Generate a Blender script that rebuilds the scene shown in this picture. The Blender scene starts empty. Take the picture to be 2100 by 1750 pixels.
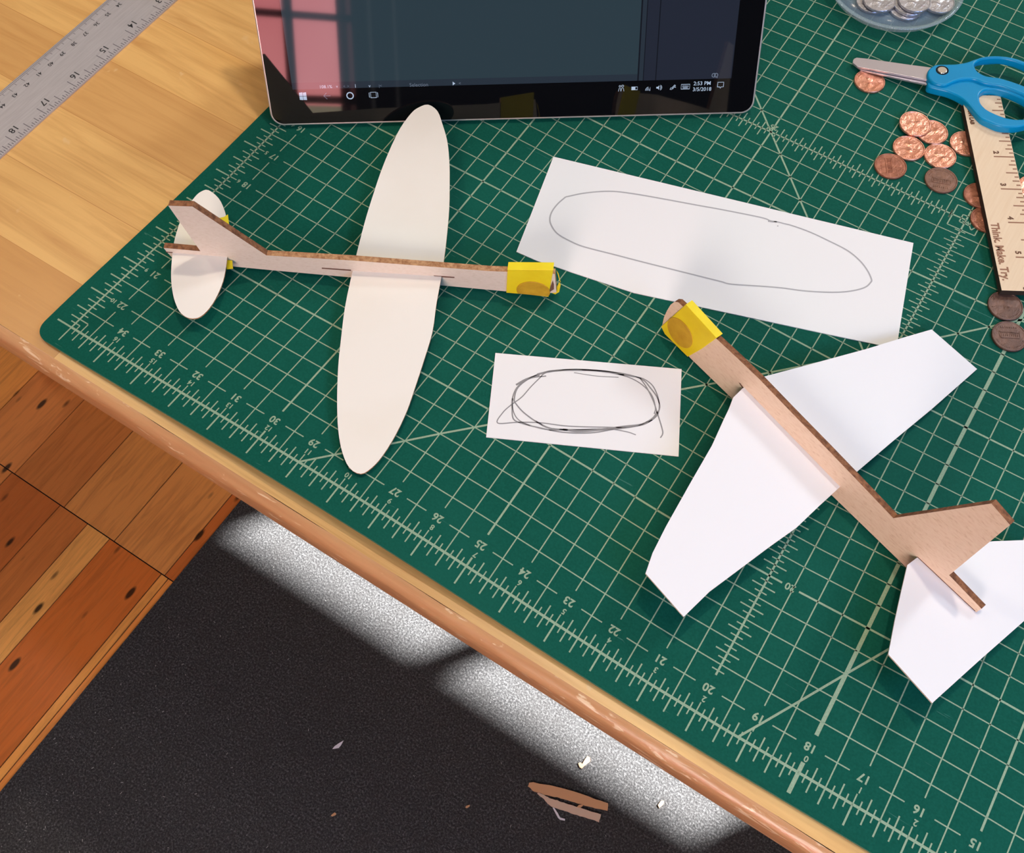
DBG=False
import bpy, bmesh, math, random
from mathutils import Vector, Matrix
random.seed(7)
IN=0.0254
FLOOR=29.5                      # inches from floor up to the mat surface
SC=bpy.context.scene
COL=SC.collection
# ---------------------------------------------------------------- camera (inches, mat frame: x along ruler edge, y away, z up)
CR=((0.8409522853,0.5410932729,-0.0041621947),(0.4794936430,-0.7487364700,-0.4576893542),(-0.2507690176,0.3828991624,-0.8891024301))
CC=Vector((14.52349779,-5.21610677,19.12399212))
FP=2160.0
def ray(x,y):
    c=((x-1050)/FP,(y-875)/FP,1.0)
    return Vector([sum(CR[k][i]*c[k] for k in range(3)) for i in range(3)])
def un(x,y,z=0.0):
    d=ray(x,y); return CC+d*((z-CC.z)/d.z)
def unp(x,y,P,n):
    d=ray(x,y); return CC+d*((P-CC).dot(n)/d.dot(n))
def M3(p): return Vector((p[0]*IN,p[1]*IN,(p[2]+FLOOR)*IN))
WT=[[-164,-79,-133,-79,-74,-66,-18,-43,19,-12,35,17,38,36,32,41,20,35,9,24,3,14,0,6,0,2,0,0,0,0,0,0],[-174,-71,-131,-69,-56,-56,15,-36,54,-9,62,20,54,44,39,57,23,55,10,42,2,25,0,10,0,3,0,0,0,-1,0,0],[-148,-45,-98,-42,-14,-35,62,-28,100,-15,98,9,78,43,55,70,33,77,16,59,6,32,3,10,2,0,2,-3,1,-2,1,-1],[-108,-14,-62,-8,17,-8,89,-15,123,-17,119,1,99,40,76,76,53,82,33,57,19,23,12,0,8,-9,6,-8,4,-5,2,-3],[-76,11,-45,24,14,27,71,15,102,1,107,7,101,37,91,61,77,55,58,24,40,-6,27,-18,18,-16,13,-11,9,-7,6,-4],[-53,21,-41,48,-8,64,29,58,57,39,72,30,85,33,95,30,94,7,80,-21,59,-31,41,-21,28,-7,21,-1,16,-1,10,-2],[-24,17,-26,57,-15,89,5,95,25,78,44,56,66,37,86,11,93,-22,83,-39,63,-24,44,7,33,28,27,27,23,16,16,5],[14,3,7,45,5,84,11,99,21,89,33,71,50,49,67,17,74,-16,66,-27,49,1,35,45,30,69,29,61,27,37,20,15],[44,-17,36,13,28,44,24,60,24,61,25,57,32,50,41,29,45,-3,38,-20,27,3,20,50,21,81,26,76,27,49,21,22],[48,-36,38,-26,26,-11,17,1,9,5,3,13,4,25,9,24,11,-2,6,-29,0,-24,1,15,9,52,18,60,21,43,17,22],[33,-44,18,-49,2,-43,-12,-35,-25,-35,-33,-31,-32,-10,-26,13,-24,6,-29,-24,-31,-40,-23,-21,-8,12,5,30,11,27,11,15],[19,-32,1,-38,-18,-25,-36,-15,-54,-27,-65,-42,-63,-25,-55,16,-56,36,-61,15,-61,-15,-46,-22,-25,-7,-7,7,2,11,5,7],[21,-3,6,3,-13,28,-35,44,-59,22,-75,-15,-75,-14,-69,31,-71,68,-77,62,-75,29,-58,3,-34,-3,-14,1,-3,3,1,3],[37,28,29,45,13,77,-12,95,-41,68,-62,20,-67,7,-64,40,-65,77,-69,80,-66,53,-52,23,-31,7,-15,2,-5,1,-1,1],[48,43,47,62,35,90,12,103,-17,79,-39,36,-47,17,-46,35,-46,61,-47,65,-44,48,-34,25,-21,10,-10,3,-4,1,-1,0],[44,38,47,52,39,70,21,77,-1,60,-19,32,-27,16,-27,23,-26,36,-25,38,-23,29,-18,17,-11,7,-5,3,-2,1,-1,0]]
def W(u,v):
    a=(u+1)/1.5; b=(v+1)/1.5
    if a<0: a=0
    if b<0: b=0
    if a>=15 or b>=15: 
        a2=min(a,14.999); b2=min(b,14.999); k=math.exp(-((a-a2)**2+(b-b2)**2)/3)
    else: a2,b2,k=a,b,1
    i=int(a2); j=int(b2); fa=a2-i; fb=b2-j
    o=[]
    for c in (0,1):
        g=lambda ii,jj: WT[ii][2*jj+c]
        o.append((g(i,j)*(1-fa)*(1-fb)+g(i+1,j)*fa*(1-fb)+g(i,j+1)*(1-fa)*fb+g(i+1,j+1)*fa*fb)/1000*k)
    return u+o[0], v+o[1]
def lift(u,v):
    return .02+.21*math.exp(-((u-7.2)/5.2)**2)*math.exp(-((v+.55)/1.1)**2)
def matpt(u,v,dz=0.0):
    x,y=W(u,v); l=lift(u,v)-.02; p=Vector((x,y,0)); p=p+(CC-p)*(l/CC.z); p.z+=dz
    return p
# ---------------------------------------------------------------- helpers
def tag(o,label=None,cat=None,group=None,kind=None):
    if label: o['label']=label
    if cat: o['category']=cat
    if group: o['group']=group
    if kind: o['kind']=kind
    return o
def empty(name,p,label,cat,group=None):
    o=bpy.data.objects.new(name,None); COL.objects.link(o); o.location=M3(p); o.empty_display_size=.02
    bpy.context.view_layer.update()
    return tag(o,label,cat,group)
def link(name,me,mats,parent=None):
    o=bpy.data.objects.new(name,me); COL.objects.link(o)
    for m in (mats if isinstance(mats,(list,tuple)) else [mats]): me.materials.append(m)
    if parent is not None:
        o.parent=parent
        M=Matrix.Identity(4); q=parent
        while q is not None:
            M=Matrix.Translation(q.location)@M; q=q.parent
        o.matrix_parent_inverse=Matrix.Identity(4)
        me.transform(M.inverted())
    return o
def mesh(name,verts,faces,mats,parent=None,smooth=False,midx=None):
    me=bpy.data.meshes.new(name); me.from_pydata([M3(v) for v in verts],[],faces); me.update()
    o=link(name,me,mats,parent)
    if parent is None and name not in NOPIV: pivot(o)
    if smooth:
        for p in me.polygons: p.use_smooth=True
    if midx:
        for p,i in zip(me.polygons,midx): p.material_index=i
    return o
NOPIV=set()
def pivot(o):
    me=o.data; vs=[v.co for v in me.vertices]
    c=Vector(((min(v.x for v in vs)+max(v.x for v in vs))/2,(min(v.y for v in vs)+max(v.y for v in vs))/2,min(v.z for v in vs)))
    me.transform(Matrix.Translation(-c)); o.location=c
class MB:
    def __init__(s): s.v=[]; s.f=[]; s.m=[]
    def add(s,v,f,m=0):
        b=len(s.v); s.v+= [Vector(x) for x in v]; s.f+=[tuple(b+i for i in q) for q in f]; s.m+=[m]*len(f)
    def box(s,x0,x1,y0,y1,z0,z1,m=0):
        s.add([(x0,y0,z0),(x1,y0,z0),(x1,y1,z0),(x0,y1,z0),(x0,y0,z1),(x1,y0,z1),(x1,y1,z1),(x0,y1,z1)],
              [(0,3,2,1),(4,5,6,7),(0,1,5,4),(1,2,6,5),(2,3,7,6),(3,0,4,7)],m)
    def obj(s,name,mats,parent=None,smooth=False): return mesh(name,s.v,s.f,mats,parent,smooth,s.m)
def cr(pts,n=8,closed=True):
    """Catmull-Rom resample; a point given twice is a sharp corner"""
    out=[]; N=len(pts); R=N if closed else N-1
    g=lambda i: pts[i%N] if closed else pts[max(0,min(N-1,i))]
    for i in range(R):
        p0,p1,p2,p3=[Vector(g(i+k)) for k in (-1,0,1,2)]
        if (p2-p1).length<1e-9: continue
        if (p1-p0).length<1e-9: p0=p1*2-p2
        if (p3-p2).length<1e-9: p3=p2*2-p1
        for k in range(n):
            t=k/n; out.append(.5*((2*p1)+(-p0+p2)*t+(2*p0-5*p1+4*p2-p3)*t*t+(-p0+3*p1-3*p2+p3)*t**3))
    if not closed: out.append(Vector(g(R)))
    return out
def solid(name,outer,holes,O,A,B,Nn,z0,z1,mats,parent=None,bev=0,res=2,sidemat=0,smooth=False):
    """prism from 2D outlines (inches, axes A,B at O), from z0 to z1 along Nn; optional rounded edge"""
    cu=bpy.data.curves.new('t','CURVE'); cu.dimensions='2D'; cu.fill_mode='BOTH'
    for ring in [outer]+list(holes):
        sp=cu.splines.new('POLY'); sp.points.add(len(ring)-1)
        for p,q in zip(sp.points,ring): p.co=(q[0],q[1],0,1)
        sp.use_cyclic_u=True
    h=(z1-z0)/2
    cu.extrude=max(h-bev,1e-5); cu.bevel_depth=bev; cu.bevel_resolution=res
    if bev: cu.offset=-bev
    ob=bpy.data.objects.new('t',cu); COL.objects.link(ob)
    dg=bpy.context.evaluated_depsgraph_get(); me=bpy.data.meshes.new_from_object(ob.evaluated_get(dg))
    bpy.data.objects.remove(ob); bpy.data.curves.remove(cu)
    me.name=name
    zm=(z0+z1)/2
    bm=bmesh.new(); bm.from_mesh(me); bmesh.ops.remove_doubles(bm,verts=bm.verts,dist=1e-5); bmesh.ops.recalc_face_normals(bm,faces=bm.faces)
    for f in bm.faces:
        f.material_index=sidemat if abs(f.normal.z)<.7 else 0
        f.smooth=smooth and abs(f.normal.z)<.98
    bm.to_mesh(me); bm.free()
    for v in me.vertices:
        c=v.co; v.co=M3(O+A*c.x+B*c.y+Nn*(c.z+zm))
    if A.cross(B).dot(Nn)<0: me.flip_normals()
    o=link(name,me,mats,parent)
    if parent is None: pivot(o)
    return o
_tc={}
def textgeo(s,size,align='CENTER',bold=0):
    k=(s,size,align,bold)
    if k in _tc: return _tc[k]
    cu=bpy.data.curves.new('t','FONT'); cu.body=s; cu.size=size; cu.align_x=align; cu.align_y='CENTER'; cu.resolution_u=3; cu.offset=bold
    ob=bpy.data.objects.new('t',cu); COL.objects.link(ob)
    dg=bpy.context.evaluated_depsgraph_get(); me=bpy.data.meshes.new_from_object(ob.evaluated_get(dg))
    r=([tuple(v.co) for v in me.vertices],[tuple(p.vertices) for p in me.polygons])
    bpy.data.objects.remove(ob); bpy.data.curves.remove(cu); bpy.data.meshes.remove(me)
    _tc[k]=r; return r
def addtext(mb,s,size,fn,align='CENTER',m=0,bold=0):
    v,f=textgeo(s,size,align,bold); mb.add([fn(p[0],p[1]) for p in v],f,m)
def ribbon(mb,pts,w,nrm,m=0):
    L=[];R=[]
    for i,p in enumerate(pts):
        a=pts[max(0,i-1)]; b=pts[min(len(pts)-1,i+1)]; d=(b-a)
        if d.length<1e-9: d=Vector((1,0,0))
        d.normalize(); s=nrm.cross(d)*(w/2 if not callable(w) else w(i/(len(pts)-1))/2)
        L.append(p+s); R.append(p-s)
    n=len(pts); mb.add(L+R,[(i,i+1,n+i+1,n+i) for i in range(n-1)],m)
# ---------------------------------------------------------------- materials
def srgb(r,g,b):
    f=lambda c:(c/255/12.92) if c/255<=.04045 else ((c/255+.055)/1.055)**2.4
    return (f(r),f(g),f(b),1)
def mat(name,col,rough=.5,metal=0,spec=.5,**k):
    m=bpy.data.materials.new(name); m.use_nodes=True; nt=m.node_tree; b=nt.nodes['Principled BSDF']
    b.inputs['Base Color'].default_value=col; b.inputs['Roughness'].default_value=rough; b.inputs['Metallic'].default_value=metal
    b.inputs['Specular IOR Level'].default_value=spec
    for a,v in k.items(): b.inputs[a.replace('_',' ')].default_value=v
    return m
def N(m,t,**k):
    n=m.node_tree.nodes.new(t)
    for a,v in k.items(): setattr(n,a,v)
    return n
def coords(m,scale=(1,1,1),rot=(0,0,0),space='Object',loc=(0,0,0)):
    if space=='World': g=N(m,'ShaderNodeNewGeometry'); out=g.outputs['Position']
    else: g=N(m,'ShaderNodeTexCoord'); out=g.outputs['Object']
    mp=N(m,'ShaderNodeMapping'); mp.inputs['Scale'].default_value=scale; mp.inputs['Rotation'].default_value=rot; mp.inputs['Location'].default_value=loc
    m.node_tree.links.new(out,mp.inputs['Vector']); return mp.outputs['Vector']
def noise(m,vec,scale,detail=4,rough=.5,dist=0):
    n=N(m,'ShaderNodeTexNoise'); n.inputs['Scale'].default_value=scale; n.inputs['Detail'].default_value=detail; n.inputs['Roughness'].default_value=rough; n.inputs['Distortion'].default_value=dist
    m.node_tree.links.new(vec,n.inputs['Vector']); return n.outputs['Fac']
def ramp(m,fac,stops):
    r=N(m,'ShaderNodeValToRGB'); e=r.color_ramp.elements
    while len(e)<len(stops): e.new(.5)
    for x,(p,c) in zip(e,stops): x.position=p; x.color=c
    m.node_tree.links.new(fac,r.inputs['Fac']); return r.outputs['Color']
def mix(m,a,b,fac,mode='MIX'):
    n=N(m,'ShaderNodeMix',data_type='RGBA',blend_type=mode); L=m.node_tree.links
    for s,x in ((n.inputs[6],a),(n.inputs[7],b),(n.inputs[0],fac)):
        if hasattr(x,'links'): L.new(x,s)
        else: s.default_value=x
    return n.outputs[2]
def setc(m,c,inp='Base Color'): m.node_tree.links.new(c,m.node_tree.nodes['Principled BSDF'].inputs[inp])
def bump(m,h,strength=.3,dist=.0005):
    b=N(m,'ShaderNodeBump'); b.inputs['Strength'].default_value=strength; b.inputs['Distance'].default_value=dist
    m.node_tree.links.new(h,b.inputs['Height']); m.node_tree.links.new(b.outputs['Normal'],m.node_tree.nodes['Principled BSDF'].inputs['Normal'])
G=lambda v:(v,v,v,1)

# cutting mat
m_mat=mat('mat_green',(.012,.105,.068,1),.62,spec=.06)
v=coords(m_mat,space='World'); f=noise(m_mat,v,900,3); f2=noise(m_mat,v,9,5)
c=ramp(m_mat,f,[(.3,(.0035,.076,.050,1)),(.7,(.0055,.097,.065,1))]); c=mix(m_mat,c,(.009,.110,.076,1),ramp(m_mat,f2,[(.45,G(0)),(.8,G(.7))]))
sv=coords(m_mat,(6,90,1),(0,0,.9),space='World'); sc=ramp(m_mat,noise(m_mat,sv,7,3,.5,.8),[(.735,G(0)),(.76,G(.5))]); 
c=mix(m_mat,c,(.09,.24,.19,1),sc); setc(m_mat,c); bump(m_mat,f,.12,.0003)
m_matside=mat('mat_edge',(.03,.16,.11,1),.6)
m_print=mat('mat_print',(.30,.43,.25,1),.6,spec=.1)
v=coords(m_print,space='World'); setc(m_print,ramp(m_print,noise(m_print,v,1400,2),[(.3,(.245,.36,.235,1)),(.75,(.33,.45,.31,1))]))
# table wood
def wood(name,strip,cols,axis=0,rough=.35,scale=1.0,knots=True,off=0.0,length=.7):
    m=mat(name,cols[0],rough,spec=.5)
    rot=(0,0,0) if axis==0 else (0,0,math.pi/2)
    v=coords(m,(1,1,1),rot,space='World',loc=(0,-off*IN,0))
    br=N(m,'ShaderNodeTexBrick'); br.offset=.37; br.offset_frequency=2; L=m.node_tree.links
    br.inputs['Scale'].default_value=1; br.inputs['Mortar Size'].default_value=.00022; br.inputs['Mortar Smooth'].default_value=.3
    br.inputs['Brick Width'].default_value=length; br.inputs['Row Height'].default_value=strip*IN
    br.inputs['Color1'].default_value=G(0); br.inputs['Color2'].default_value=G(1); br.inputs['Mortar'].default_value=G(.5)
    L.new(v,br.inputs['Vector'])
    base=ramp(m,br.outputs['Color'],[(0,cols[0]),(.35,cols[1]),(.62,cols[2]),(1,cols[3])])
    # per-strip shift of the grain
    ad=N(m,'ShaderNodeVectorMath',operation='MULTIPLY_ADD'); L.new(br.outputs['Color'],ad.inputs[0]); ad.inputs[1].default_value=(3,5,7); L.new(v,ad.inputs[2])
    mp=N(m,'ShaderNodeMapping'); mp.inputs['Scale'].default_value=(1.1*scale,16*scale,1); L.new(ad.outputs[0],mp.inputs['Vector'])
    g1=noise(m,mp.outputs['Vector'],6,6,.6,1.2); g2=noise(m,mp.outputs['Vector'],28,3,.6,.3)
    c=mix(m,base,cols[4],ramp(m,g1,[(.42,G(0)),(.75,G(.75))]))
    c=mix(m,c,cols[5],ramp(m,g2,[(.5,G(0)),(.9,G(.35))]))
    mv=ramp(m,br.outputs['Fac'],[(0,G(0)),(1,G(1))]); c=mix(m,c,cols[4],mv)
    setc(m,c); bump(m,g2,.06,.0004); return m
m_table=wood('table_maple',1.8,[(.82,.50,.175,1),(.78,.45,.145,1),(.62,.31,.09,1),(.84,.53,.20,1),(.52,.24,.065,1),(.66,.35,.105,1)],off=0.9)
# worn spots / dents in the varnish
v=coords(m_table,space='World'); nt=m_table.node_tree; bs=nt.nodes['Principled BSDF']
src=bs.inputs['Base Color'].links[0].from_socket
w=ramp(m_table,noise(m_table,v,55,3,.55,.4),[(.70,G(0)),(.73,G(.6))])
setc(m_table,mix(m_table,src,(.78,.52,.24,1),w))
m_edge=mat('table_edge_wood',(.56,.29,.12,1),.33,spec=.6)
v=coords(m_edge,(2,26,26),space='World'); g=noise(m_edge,v,7,5,.6,.6)
vv=coords(m_edge,(14,60,60),space='World'); wv=noise(m_edge,vv,4,4,.6,.6)
c=ramp(m_edge,g,[(.3,(.53,.255,.11,1)),(.7,(.64,.345,.155,1))]); c=mix(m_edge,c,(.86,.62,.38,1),ramp(m_edge,wv,[(.60,G(0)),(.66,G(.9))]))
setc(m_edge,c); bump(m_edge,wv,.25,.0012)
m_dark=mat('dark_underside',(.05,.03,.02,1),.8)
# floor planks: tone painted per plank in the mesh
m_floor=mat('floor_pine',(.3,.1,.03,1),.33,spec=.5)
at=N(m_floor,'ShaderNodeAttribute',attribute_name='tone')
v=coords(m_floor,(26,2.2,1),space='World'); g=noise(m_floor,v,5,6,.6,.9); g2=noise(m_floor,v,30,3,.6)
c=mix(m_floor,at.outputs['Color'],(.24,.065,.014,1),ramp(m_floor,g,[(.45,G(0)),(.8,G(.55))]))
c=mix(m_floor,c,(.62,.27,.085,1),ramp(m_floor,g2,[(.45,G(0)),(.9,G(.3))]))
kv=coords(m_floor,(34,13,1),space='World'); kk=N(m_floor,'ShaderNodeTexVoronoi'); kk.inputs['Scale'].default_value=1.0; m_floor.node_tree.links.new(kv,kk.inputs['Vector'])
c=mix(m_floor,c,(.035,.014,.006,1),ramp(m_floor,kk.outputs['Distance'],[(.09,G(.95)),(.15,G(0))]))
setc(m_floor,c); bump(m_floor,g2,.08,.0004)
m_seam=mat('floor_seam',(.02,.01,.006,1),.8)
# carpet
m_carpet=mat('carpet_charcoal',(.03,.03,.03,1),.95,spec=.1)
v=coords(m_carpet,space='World'); n1=noise(m_carpet,v,430,4,.75); n2=noise(m_carpet,v,35,4,.6); vr=N(m_carpet,'ShaderNodeTexVoronoi'); vr.inputs['Scale'].default_value=150; m_carpet.node_tree.links.new(v,vr.inputs['Vector'])
c=ramp(m_carpet,n1,[(.34,(.022,.022,.023,1)),(.53,(.066,.066,.067,1)),(.70,(.19,.189,.192,1))])
c=mix(m_carpet,c,(.045,.043,.042,1),ramp(m_carpet,n2,[(.4,G(0)),(.7,G(.35))]))
c=mix(m_carpet,c,(.30,.29,.27,1),ramp(m_carpet,vr.outputs['Distance'],[(.03,G(.3)),(.05,G(0))]))
setc(m_carpet,c); bump(m_carpet,n1,.9,.0025)
m_paper=mat('white_card',(.86,.845,.82,1),.6,spec=.3); v=coords(m_paper); bump(m_paper,noise(m_paper,v,700,3),.05,.0002)
m_paperedge=mat('card_edge',(.62,.54,.42,1),.8)
m_balsa=mat('balsa_white',(.85,.80,.72,1),.55,spec=.35)
v=coords(m_balsa); setc(m_balsa,ramp(m_balsa,noise(m_balsa,v,14,4),[(.35,(.86,.805,.70,1)),(.6,(.89,.845,.755,1))]))
def ply(name,a,b,c3,ang,sc=1.0):
    m=mat(name,a,.55,spec=.3)
    v=coords(m,(5*sc,330*sc,330*sc),(0,0,ang)); g=noise(m,v,2.6,4,.6,.3)
    setc(m,ramp(m,g,[(.42,a),(.58,b),(.78,c3)])); return m
m_ply1=ply('basswood_light',(.79,.695,.57,1),(.76,.66,.53,1),(.69,.58,.45,1),.45)
m_ply2=ply('basswood_warm',(.86,.68,.51,1),(.82,.63,.46,1),(.66,.46,.30,1),.30)
m_burn=mat('laser_burnt_edge',(.2,.08,.035,1),.7,spec=.3); v=coords(m_burn,(120,120,120)); setc(m_burn,ramp(m_burn,noise(m_burn,v,3,3,.6),[(.35,(.13,.048,.02,1)),(.65,(.33,.14,.06,1))]))
m_burnlt=mat('toasted_edge',(.42,.2,.09,1),.7,spec=.3); v=coords(m_burnlt,(120,120,120)); setc(m_burnlt,ramp(m_burnlt,noise(m_burnlt,v,3,4,.7),[(.35,(.30,.125,.05,1)),(.65,(.60,.35,.17,1))]))
m_char=mat('charred_edge',(.03,.018,.01,1),.7); 
m_tape=mat('yellow_tape',(.80,.60,.02,1),.5,spec=.35); v=coords(m_tape); setc(m_tape,ramp(m_tape,noise(m_tape,v,90,3),[(.3,(.86,.66,.010,1)),(.7,(.93,.76,.02,1))])); 
m_tapecoin=mat('tape_over_coin',(.62,.36,.02,1),.5); v=coords(m_tapecoin); setc(m_tapecoin,ramp(m_tapecoin,noise(m_tapecoin,v,160,3),[(.3,(.56,.31,.015,1)),(.7,(.70,.44,.03,1))]))
m_pencil=mat('pencil_grey',(.27,.26,.26,1),.5); m_pencil2=mat('pencil_soft',(.42,.41,.41,1),.6)
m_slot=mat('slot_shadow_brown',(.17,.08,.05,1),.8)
def copper(name,a,b,rough,metal):
    m=mat(name,a,rough,metal); v=coords(m); g=noise(m,v,260,4,.6); g2=noise(m,v,700,3,.6)
    setc(m,ramp(m,g,[(.35,a),(.65,b)])); bump(m,g,.8,.0008); return m
m_cu=copper('bright_copper',(.80,.40,.28,1),(.60,.25,.155,1),.30,.8)
m_cu2=copper('dull_copper',(.42,.17,.10,1),(.28,.105,.062,1),.45,.6)
m_cu3=copper('tarnished_copper',(.165,.085,.06,1),(.10,.052,.038,1),.45,.4)
m_cu4=copper('brown_copper',(.17,.085,.055,1),(.24,.12,.075,1),.5,.4)
m_ni=copper('nickel_silver',(.62,.62,.66,1),(.45,.45,.49,1),.33,.9)
m_steel=mat('brushed_steel',(.50,.47,.47,1),.48,.35,spec=.4); v=coords(m_steel,(300,20,300)); setc(m_steel,ramp(m_steel,noise(m_steel,v,3,3),[(.3,(.46,.43,.43,1)),(.7,(.53,.50,.50,1))]))
m_blade=mat('blade_steel',(.56,.53,.57,1),.32,.7); v=coords(m_blade,(60,900,60)); bump(m_blade,noise(m_blade,v,3,3),.1,.0003)
m_ink=mat('black_etch',(.02,.02,.022,1),.6); m_ink2=mat('etched_tick',(.115,.10,.11,1),.6)
m_blue=mat('blue_plastic',(.001,.27,.53,1),.3,spec=.35); m_chrome=mat('chrome',(.8,.8,.8,1),.12,1)
m_rwood=mat('ruler_plywood',(.70,.50,.30,1),.55,spec=.3); v=coords(m_rwood,(300,18,100),(0,0,.24)); setc(m_rwood,ramp(m_rwood,noise(m_rwood,v,2,4,.6),[(.3,(.82,.64,.43,1)),(.7,(.77,.575,.37,1)),(.9,(.68,.48,.29,1))]))
m_engr=mat('engraved_brown',(.33,.16,.09,1),.8); m_engr2=mat('engraved_dark',(.15,.065,.03,1),.8)
m_glass=mat('tablet_black_glass',(.0035,.004,.005,1),.03,spec=.5)
def screen(name,c,e):
    m=mat(name,(.003,.003,.004,1),.03,spec=.5); b=m.node_tree.nodes['Principled BSDF']; b.inputs['Emission Color'].default_value=c; b.inputs['Emission Strength'].default_value=e; return m
m_disp=screen('display_canvas',(.024,.043,.056,1),1.0)
m_disp2=screen('display_panel',(.0155,.020,.034,1),1.0)
m_disp3=screen('display_bar',(.020,.030,.044,1),1.0)
m_line=screen('display_gap',(.006,.008,.013,1),1.0)
m_icon=screen('display_icons',(.42,.52,.68,1),1.0)
m_icond=screen('display_icons_dim',(.13,.16,.22,1),1.0)
m_shell=mat('magnesium_shell',(.62,.58,.54,1),.35,.6)
m_clear=mat('clear_plastic',(.42,.56,.60,1),.08,spec=.6,Alpha=.36)
m_cleart=mat('clear_plastic_floor',(.30,.42,.52,1),.15,spec=.5,Alpha=.42)
m_recess=mat('recess_shade_black',(.006,.006,.006,1),.8,spec=.2)
m_wallg=mat('wall_charcoal',(.010,.011,.013,1),.8,spec=.1); m_wallw=mat('wall_cream',(.62,.58,.5,1),.8)
v=coords(m_wallw); bump(m_wallw,noise(m_wallw,v,60,3),.1,.001); v=coords(m_wallg); bump(m_wallg,noise(m_wallg,v,60,3),.1,.001)
m_frame=mat('window_frame_black',(.018,.02,.022,1),.5); m_sill=mat('sill_glow',(.6,.52,.4,1),.7,Emission_Color=(.62,.55,.38,1),Emission_Strength=4.5)  # the sill's sunlight is put in as emission
m_pink=mat('pink_outside_glow',(.6,.2,.2,1),.9)
b=m_pink.node_tree.nodes['Principled BSDF']; b.inputs['Emission Color'].default_value=(1,.30,.31,1); b.inputs['Emission Strength'].default_value=11.5  # sunlight on the outside view is painted as emission
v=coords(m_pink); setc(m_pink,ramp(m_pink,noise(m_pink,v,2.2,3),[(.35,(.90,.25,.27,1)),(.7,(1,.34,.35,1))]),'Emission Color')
X,Y,Z=Vector((1,0,0)),Vector((0,1,0)),Vector((0,0,1))
# ================================================================ setting: floor, walls, windows
ZF=-FLOOR
def tone(me,cols):
    a=me.color_attributes.new('tone','FLOAT_COLOR','CORNER')
    for p,c in zip(me.polygons,cols):
        for li in p.loop_indices: a.data[li].color=c
OR=[(.30,.098,.026,1),(.36,.125,.033,1),(.26,.080,.020,1),(.42,.19,.055,1),(.33,.13,.04,1)]
mb=MB(); tn=[]
def plank(x0,x1,y0,y1,c,g=.03):
    c=(min(1,c[0]*2.2),c[1]*2.05,c[2]*1.6,1)
    n=len(mb.f); mb.box(x0+g,x1-g,y0+g,y1-g,ZF-1,ZF); tn.extend([c]*(len(mb.f)-n))
xs=[-52.6,-49.2,-45.8,-42.4,-39.1,-35.7,-32.4,-29.0,-25.7,-22.34,-19.05,-15.62,-12.26,-8.98,-5.6,-2.2]
upc=[OR[i%5] for i in range(9)]+[(.34,.135,.045,1),(.30,.115,.036,1),(.36,.165,.055,1),(.37,.17,.058,1),(.29,.085,.022,1),(.31,.10,.026,1),OR[0]]
for i in range(len(xs)-1): plank(xs[i],xs[i+1],-.2,96,upc[i])
xl=[-52.6,-49.2,-45.8,-42.4,-39.1,-35.7,-32.4,-29.0,-25.8,-22.5,-19.2,-15.85,-14.0,-12.53,-9.16,-8.72,-8.3,-5,-2]
lc=[OR[i%5] for i in range(10)]+[(.27,.082,.022,1),(.30,.105,.030,1),(.45,.235,.075,1),(.33,.095,.021,1),(.50,.215,.062,1),(.44,.175,.048,1),OR[0],OR[0]]
for i in range(len(xl)-1): plank(xl[i],xl[i+1],-90,-.2,lc[i])
n=len(mb.f); mb.box(-60,165,-95,100,ZF-1.6,ZF-.06,1); tn.extend([(0.02,.01,.005,1)]*(len(mb.f)-n))
fl=mb.obj('floor',[m_floor,m_seam]); tone(fl.data,tn); tag(fl,'worn orange pine plank floor under the table','floor',kind='structure')
mb=MB(); mb.box(-8.32,100,-70,88,ZF,ZF+.18); tag(mb.obj('carpet',m_carpet),'charcoal felt carpet on the floor below the table','carpet')
# far wall with the window the sun comes through
AX=62.0; top=430  # wall stretched far past room height and width to block stray sun
mb=MB()
wx0,wx1,wz0,wz1=55.2,82.0,36,85.4
for a in ((-60,wx0,0,top),(wx1,430,0,top),(wx0,wx1,0,wz0),(wx0,wx1,wz1,top)): mb.box(a[0],a[1],91,92,ZF+a[2],ZF+a[3])
tag(mb.obj('wall_far',m_wallw),kind='structure')
mb=MB()
mb.box(wx0-.6,wx0,91,92.4,ZF+wz0,ZF+wz1); mb.box(wx1,wx1+.6,91,92.4,ZF+wz0,ZF+wz1)
mb.box(67.1,68.5,91.2,91.9,ZF+wz0,ZF+wz1); mb.box(wx0,wx1,91.2,94.5,ZF+wz0-1,ZF+wz0)
tag(mb.obj('window_1',m_frame),kind='structure')
# near wall behind the photographer with the window seen mirrored in the screen
NW=-80
mb=MB()
px0,px1,pz0,pz1=18.0,47.5,9.0,34.0
for a in ((-60,px0,ZF,200+ZF),(px1,165,ZF,200+ZF),(px0,px1,ZF,5.6),(px0,px1,pz1,200+ZF)): mb.box(a[0],a[1],NW-4,NW,a[2],a[3])
tag(mb.obj('wall_near',m_wallg),kind='structure')
mb=MB()
mb.box(39.5,40.4,NW-.9,NW-.1,pz0,pz1); mb.box(px0,px1,NW-.9,NW-.1,17.0,17.7); mb.box(28.5,29.4,NW-.9,NW-.1,pz0,pz1); mb.box(px0,px1,NW-.9,NW-.1,25.2,25.9)
mb.box(px1-.3,px1+1.6,NW-.9,NW+.3,5.6,pz1); mb.box(px0,px1,NW-.9,NW+.2,pz0-.8,pz0)
w2=mb.obj('window_2',m_frame); tag(w2,kind='structure')
mb=MB(); mb.box(px0-2,px1+2,NW-7.45,NW-7.0,6.0,8.55); mb.obj('glowing_sill',m_sill,w2)  # glowing strip added for the bright sill mirrored in the screen
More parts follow.
